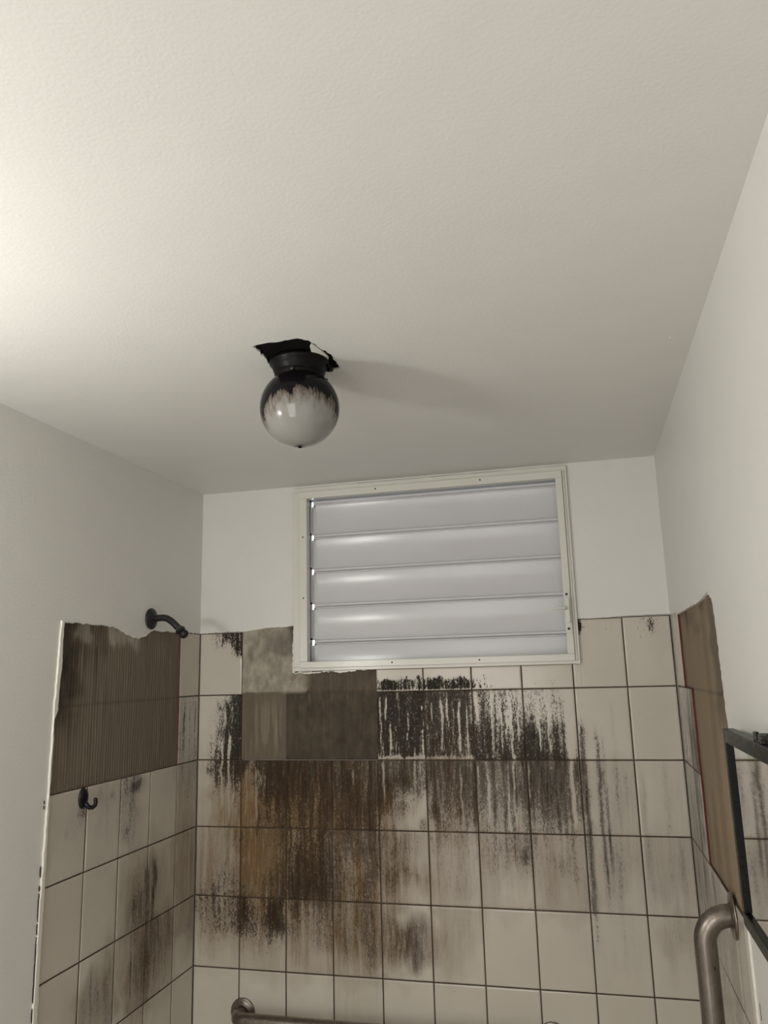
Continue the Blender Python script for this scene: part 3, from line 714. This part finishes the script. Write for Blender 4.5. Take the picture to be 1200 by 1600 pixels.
bm = bmesh.new(); box(bm, .3995, 1.2035, .034, .040, .622 + ZO, .660 + ZO)
obj('head_stop', bm, M['channel_metal'], win)
# frame screws
bm = bmesh.new()
for (x, z, w) in ((.62, .6425, 0), (.96, .6425, 0), (.371, .50, 0), (.372, .30, 0), (.66, .0885, 0), (.93, .0885, 0)):
    lathe(bm, [(0, .0012), (.0022, .0010), (.0026, 0)], Vector((0, -1, 0)), Vector((x, -.0204, z + ZO)), 12)
obj('frame_screws', bm, M['crack'], win)
# crank plate and butterfly handle on the right jamb
bm = bmesh.new()
pts = []
for k in range(9):
    a = math.pi * k / 8; pts.append((1.1985 + .0092 * math.cos(a), .278 + .0092 * math.sin(a)))
prism(bm, pts + [(1.1893, .1665), (1.1893, .1600), (1.2077, .1600), (1.2077, .1665)], .0195, .0245, back)
box(bm, 1.1925, 1.2045, -.036, -.023, .188 + ZO, .262 + ZO)
hp = obj('operator_plate', bm, M['gloss_paint'], win, bevel=.0015)
bm = bmesh.new()
for z in (.272, .1705): lathe(bm, [(0, .003), (.003, .0025), (.0042, 0)], Vector((0, -1, 0)), Vector((1.1985, -.0243, z + ZO)), 14)
obj('plate_screws', bm, M['clamp'], hp)
bm = bmesh.new()
tube(bm, [(1.196, -.030, .2300 + ZO), (1.190, -.043, .2300 + ZO)], .0042, 12)
tube(bm, [(1.196, -.046, .2305 + ZO), (1.190, -.047, .2300 + ZO), (1.178, -.049, .2300 + ZO), (1.168, -.050, .2297 + ZO), (1.157, -.051, .2294 + ZO)], [.003, .0056, .0042, .0030, .0012], 12)
obj('operator_handle', bm, M['gloss_paint'], hp, True)

# ------------------------------------------------------------------ ceiling lamp
LX, LY = .7215, -1.0
lampo = thing('ceiling_lamp', 'burnt black ceiling lamp with a soot-stained round glass globe', 'lamp', (LX, LY, ZC + ZO))
bm = bmesh.new()
lathe(bm, [(0, .004), (.0565, .004), (.0600, .000), (.0603, -.006), (.0560, -.0095), (.0545, -.013), (.0525, -.021), (.0500, -.0235), (.0492, -.026), (.0488, -.041), (.0462, -.0435), (.040, -.0435), (.040, -.008), (0, -.008)])
can = obj('canopy', bm, M['fixture'], lampo, True)
bm = bmesh.new(); tube(bm, [(.0492 * math.cos(2 * math.pi * k / 40), .0492 * math.sin(2 * math.pi * k / 40), -.0285) for k in range(41)], .0012, 8, False)
obj('collar_bead', bm, M['fixture'], can, True)
for a in (0.55, 2.75, 4.8):
    bm = bmesh.new(); dv = Vector((math.cos(a), math.sin(a), 0)); lathe(bm, [(.0022, -.004), (.0022, .004), (.0042, .0042), (.0045, .009), (.0030, .0105), (0, .0105)], dv, dv * .0470 + Vector((0, 0, -.034)), 12)
    obj('set_screw', bm, M['clamp'], can, True)
bm = bmesh.new(); tube(bm, [(.032, .045, -.002), (.050, .050, -.004), (.058, .030, -.012), (.0575, .010, -.010)], [.0035, .0045, .0040, .0030], 10)
obj('wire_stub', bm, M['fixture'], can, True)
GZ = -.0985; R0 = .079
gl = []
th0 = math.asin(.043 / R0)
for k in range(41):
    th = math.pi - (math.pi - th0) * k / 40; gl.append((max(0, R0 * math.sin(th)) if k else 0, R0 * math.cos(th)))
prof = gl + [(.0425, gl[-1][1] + .004), (.0425, gl[-1][1] + .018)]
inner = [(max(0, r - .0022 * 1.0), z - .0 + (.0022 if z < 0 and r < .02 else 0)) for r, z in reversed(prof)]
inner = [((r * .972), z * .972 if z < .055 else z) for r, z in reversed(prof)]
bm = bmesh.new(); lathe(bm, prof + inner, seg=72)
g = obj('glass_globe', bm, M['globe'], lampo, True); g.location = (0, 0, GZ)
bm = bmesh.new(); lathe(bm, [(0, -.0822), (.0030, -.0812), (.0042, -.0790), (.0030, -.0778), (0, -.0775)], seg=16)
o = obj('globe_tip', bm, M['char'], lampo, True); o.location = (0, 0, GZ)
bm = bmesh.new(); lathe(bm, [(0, -.062), (.012, -.060), (.022, -.050), (.026, -.036), (.022, -.02), (.014, 0), (.013, .02), (.013, .055), (0, .055)], seg=32)
o = obj('burnt_bulb', bm, M['char'], lampo, True); o.location = (0, 0, -.06); o['label'] = 'blackened bulb inside the globe'; o.scale = (.55, .55, .45)

# ------------------------------------------------------------------ shower arm
sa = thing('shower_arm', 'dark tarnished shower arm sticking out of the left wall, head missing', 'shower arm', (0, -.315, .232 + ZO))
bm = bmesh.new(); lathe(bm, [(0, 0), (.030, 0), (.0312, .003), (.0300, .006), (.0225, .0105), (.0130, .0140), (.0110, .0165), (0, .0165)], Vector((1, 0, 0)), seg=40)
fl_ = obj('flange', bm, M['shower'], sa, True)
P = [(.004, 0, 0), (.02, 0, .0012), (.042, 0, .0016), (.052, 0, -.0004), (.062, 0, -.0055), (.072, 0, -.0125), (.082, 0, -.0215), (.0935, 0, -.0325)]
bm = bmesh.new(); tube(bm, P, .0098, 24); obj('pipe', bm, M['shower'], sa, True)
ax = Vector((.72, 0, -.69)).normalized(); e = Vector((.0925, 0, -.0315))
bm = bmesh.new(); lathe(bm, [(.0100, 0), (.0117, .001), (.0117, .0025), (.0100, .0035)], ax, e, 24); obj('thread_tape', bm, M['tape'], sa, True)
bm = bmesh.new(); lathe(bm, [(0, .002), (.0128, .002), (.0150, .004), (.0150, .012), (.0125, .0140), (0, .0140)], ax, e, 6); obj('nut', bm, M['shower'], sa, bevel=.0008)
bm = bmesh.new(); lathe(bm, [(0, .014), (.009, .014), (.0095, .016), (.0128, .019), (.0138, .025), (.0122, .031), (.0075, .0345), (0, .0350)], ax, e, 28); obj('ball_joint', bm, M['shower'], sa, True)

# ------------------------------------------------------------------ robe hook
rh = thing('robe_hook', 'small black robe hook on the tiles below the left mortar patch', 'hook', (0, -.604, -.228 + ZO))
bm = bmesh.new(); lathe(bm, [(0, -.001), (.0175, -.001), (.0180, .002), (.0160, .0055), (.009, .0085), (0, .0095)], Vector((1, 0, 0)), seg=32)
for v in bm.verts: v.co.z *= 1.42
obj('back_plate', bm, M['hook'], rh, True)
bm = bmesh.new()
tube(bm, [(.004, 0, -.008), (.012, 0, -.016), (.020, 0, -.0215), (.029, 0, -.0215), (.0355, 0, -.0165), (.0375, 0, -.009), (.0365, 0, -.003)], [.0062, .006, .0056, .0054, .0052, .0050, .0042], 16)
bmesh.ops.create_icosphere(bm, subdivisions=3, radius=.0052, matrix=Matrix.Translation((.0365, 0, -.003)))
obj('hook_arm', bm, M['hook'], rh, True)

# ------------------------------------------------------------------ grab bars
def flange_bm(axis, org, r):
    bm = bmesh.new(); lathe(bm, [(0, 0), (r, 0), (r * 1.015, .0018), (r * .98, .0042), (r * .88, .0052), (r * .62, .0060), (r * .60, .0085), (0, .0085)], axis, org, 44); return bm
def arc(c, a, b, r, n=10):
    """quarter bend: from c+a*r ... to c+b*r"""
    return [Vector(c) + Vector(a) * (r * math.cos(t * math.pi / 2 / n)) + Vector(b) * (r * math.sin(t * math.pi / 2 / n)) for t in range(n + 1)]
gb = thing('grab_bar', 'worn steel grab bar running level along the back wall near the bottom', 'grab bar', (.167, 0, -.925 + ZO))
r = .0205; off = .058; L = .91
path = [Vector((0, -.001, 0))] + arc((.03, -off + .03, 0), (-1, 0, 0), (0, -1, 0), .03) + arc((L - .03, -off + .03, 0), (0, -1, 0), (1, 0, 0), .03) + [Vector((L, -.001, 0))]
bm = bmesh.new(); tube(bm, path, r, 28); obj('bar', bm, M['steel'], gb, True)
for x in (0, L): obj('flange', flange_bm(Vector((0, -1, 0)), Vector((x, 0, 0)), .0385), M['steel'], gb, True)
gb = thing('grab_bar', 'upright worn steel grab bar on the right wall, bent into its flange below the mirror', 'grab bar', (XR, -.60, -.434 + ZO))
r = .0218; off = .058; L = .76; bend = .050
path = [Vector((.001, 0, 0)), Vector((-.004, 0, 0))] + arc((-off + bend, 0, -bend), (0, 0, 1), (-1, 0, 0), bend, 14) + arc((-off + bend, 0, -L + bend), (-1, 0, 0), (0, 0, -1), bend, 14) + [Vector((.001, 0, -L))]
bm = bmesh.new(); tube(bm, path, r, 32); obj('bar', bm, M['steel'], gb, True)
for z in (0, -L): obj('flange', flange_bm(Vector((-1, 0, 0)), Vector((0, 0, z)), .043), M['steel'], gb, True)

# ------------------------------------------------------------------ mirror on the right wall
MX = 1.455; MY0, MY1, MZ0, MZ1 = -1.46, -.914, -.361, -.050
mi = thing('wall_mirror', 'wall mirror in a black frame on the right wall, reflecting the tiles', 'mirror', (XR, -1.15, MZ0 + ZO))
o3 = Vector((XR, -1.15, MZ0 + ZO))
def mbox(bm, x0, x1, y0, y1, z0, z1): box(bm, x0 - o3.x, x1 - o3.x, y0 - o3.y, y1 - o3.y, z0 + ZO - o3.z, z1 + ZO - o3.z)
w = .023
bm = bmesh.new()
mbox(bm, MX, MX + .019, MY0, MY1, MZ1 - w, MZ1); mbox(bm, MX, MX + .019, MY0, MY1, MZ0, MZ0 + w)
mbox(bm, MX, MX + .019, MY1 - w, MY1, MZ0 + w, MZ1 - w); mbox(bm, MX, MX + .019, MY0, MY0 + w, MZ0 + w, MZ1 - w)
obj('frame', bm, M['blackframe'], mi, bevel=.002)
bm = bmesh.new(); mbox(bm, MX + .0060, MX + .0090, MY0 + w - .004, MY1 - w + .004, MZ0 + w - .004, MZ1 - w + .004)
obj('mirror_glass', bm, M['mirror'], mi)
bm = bmesh.new(); mbox(bm, MX + .0092, MX + .0180, MY0 + w - .002, MY1 - w + .002, MZ0 + w - .002, MZ1 - w + .002)
obj('backing_board', bm, M['blackframe'], mi)
for y in (-1.02, -1.36):
    bm = bmesh.new(); mbox(bm, MX + .018, XR + .0005, y - .03, y + .03, -.22, -.18); obj('wall_mount', bm, M['blackframe'], mi)
bm = bmesh.new()
cy = -1.175
mbox(bm, MX + .002, MX + .020, cy - .030, cy + .012, MZ1 - .003, MZ1 + .0035)
mbox(bm, MX + .002, MX + .007, cy - .004, cy + .012, MZ1, MZ1 + .014)
mbox(bm, MX + .002, MX + .012, cy - .034, cy - .018, MZ1, MZ1 + .012)
mbox(bm, MX + .012, XR + .0005, cy - .012, cy + .010, MZ1 - .002, MZ1 + .006)
tube(bm, [Vector((MX + .004, cy - .02, MZ1 + .009 + ZO)) - o3, Vector((MX + .018, cy - .02, MZ1 + .009 + ZO)) - o3], .0045, 12)
obj('hanging_clamp', bm, M['clamp'], mi, bevel=.0008)['label'] = 'small tarnished metal clamp on top of the frame'
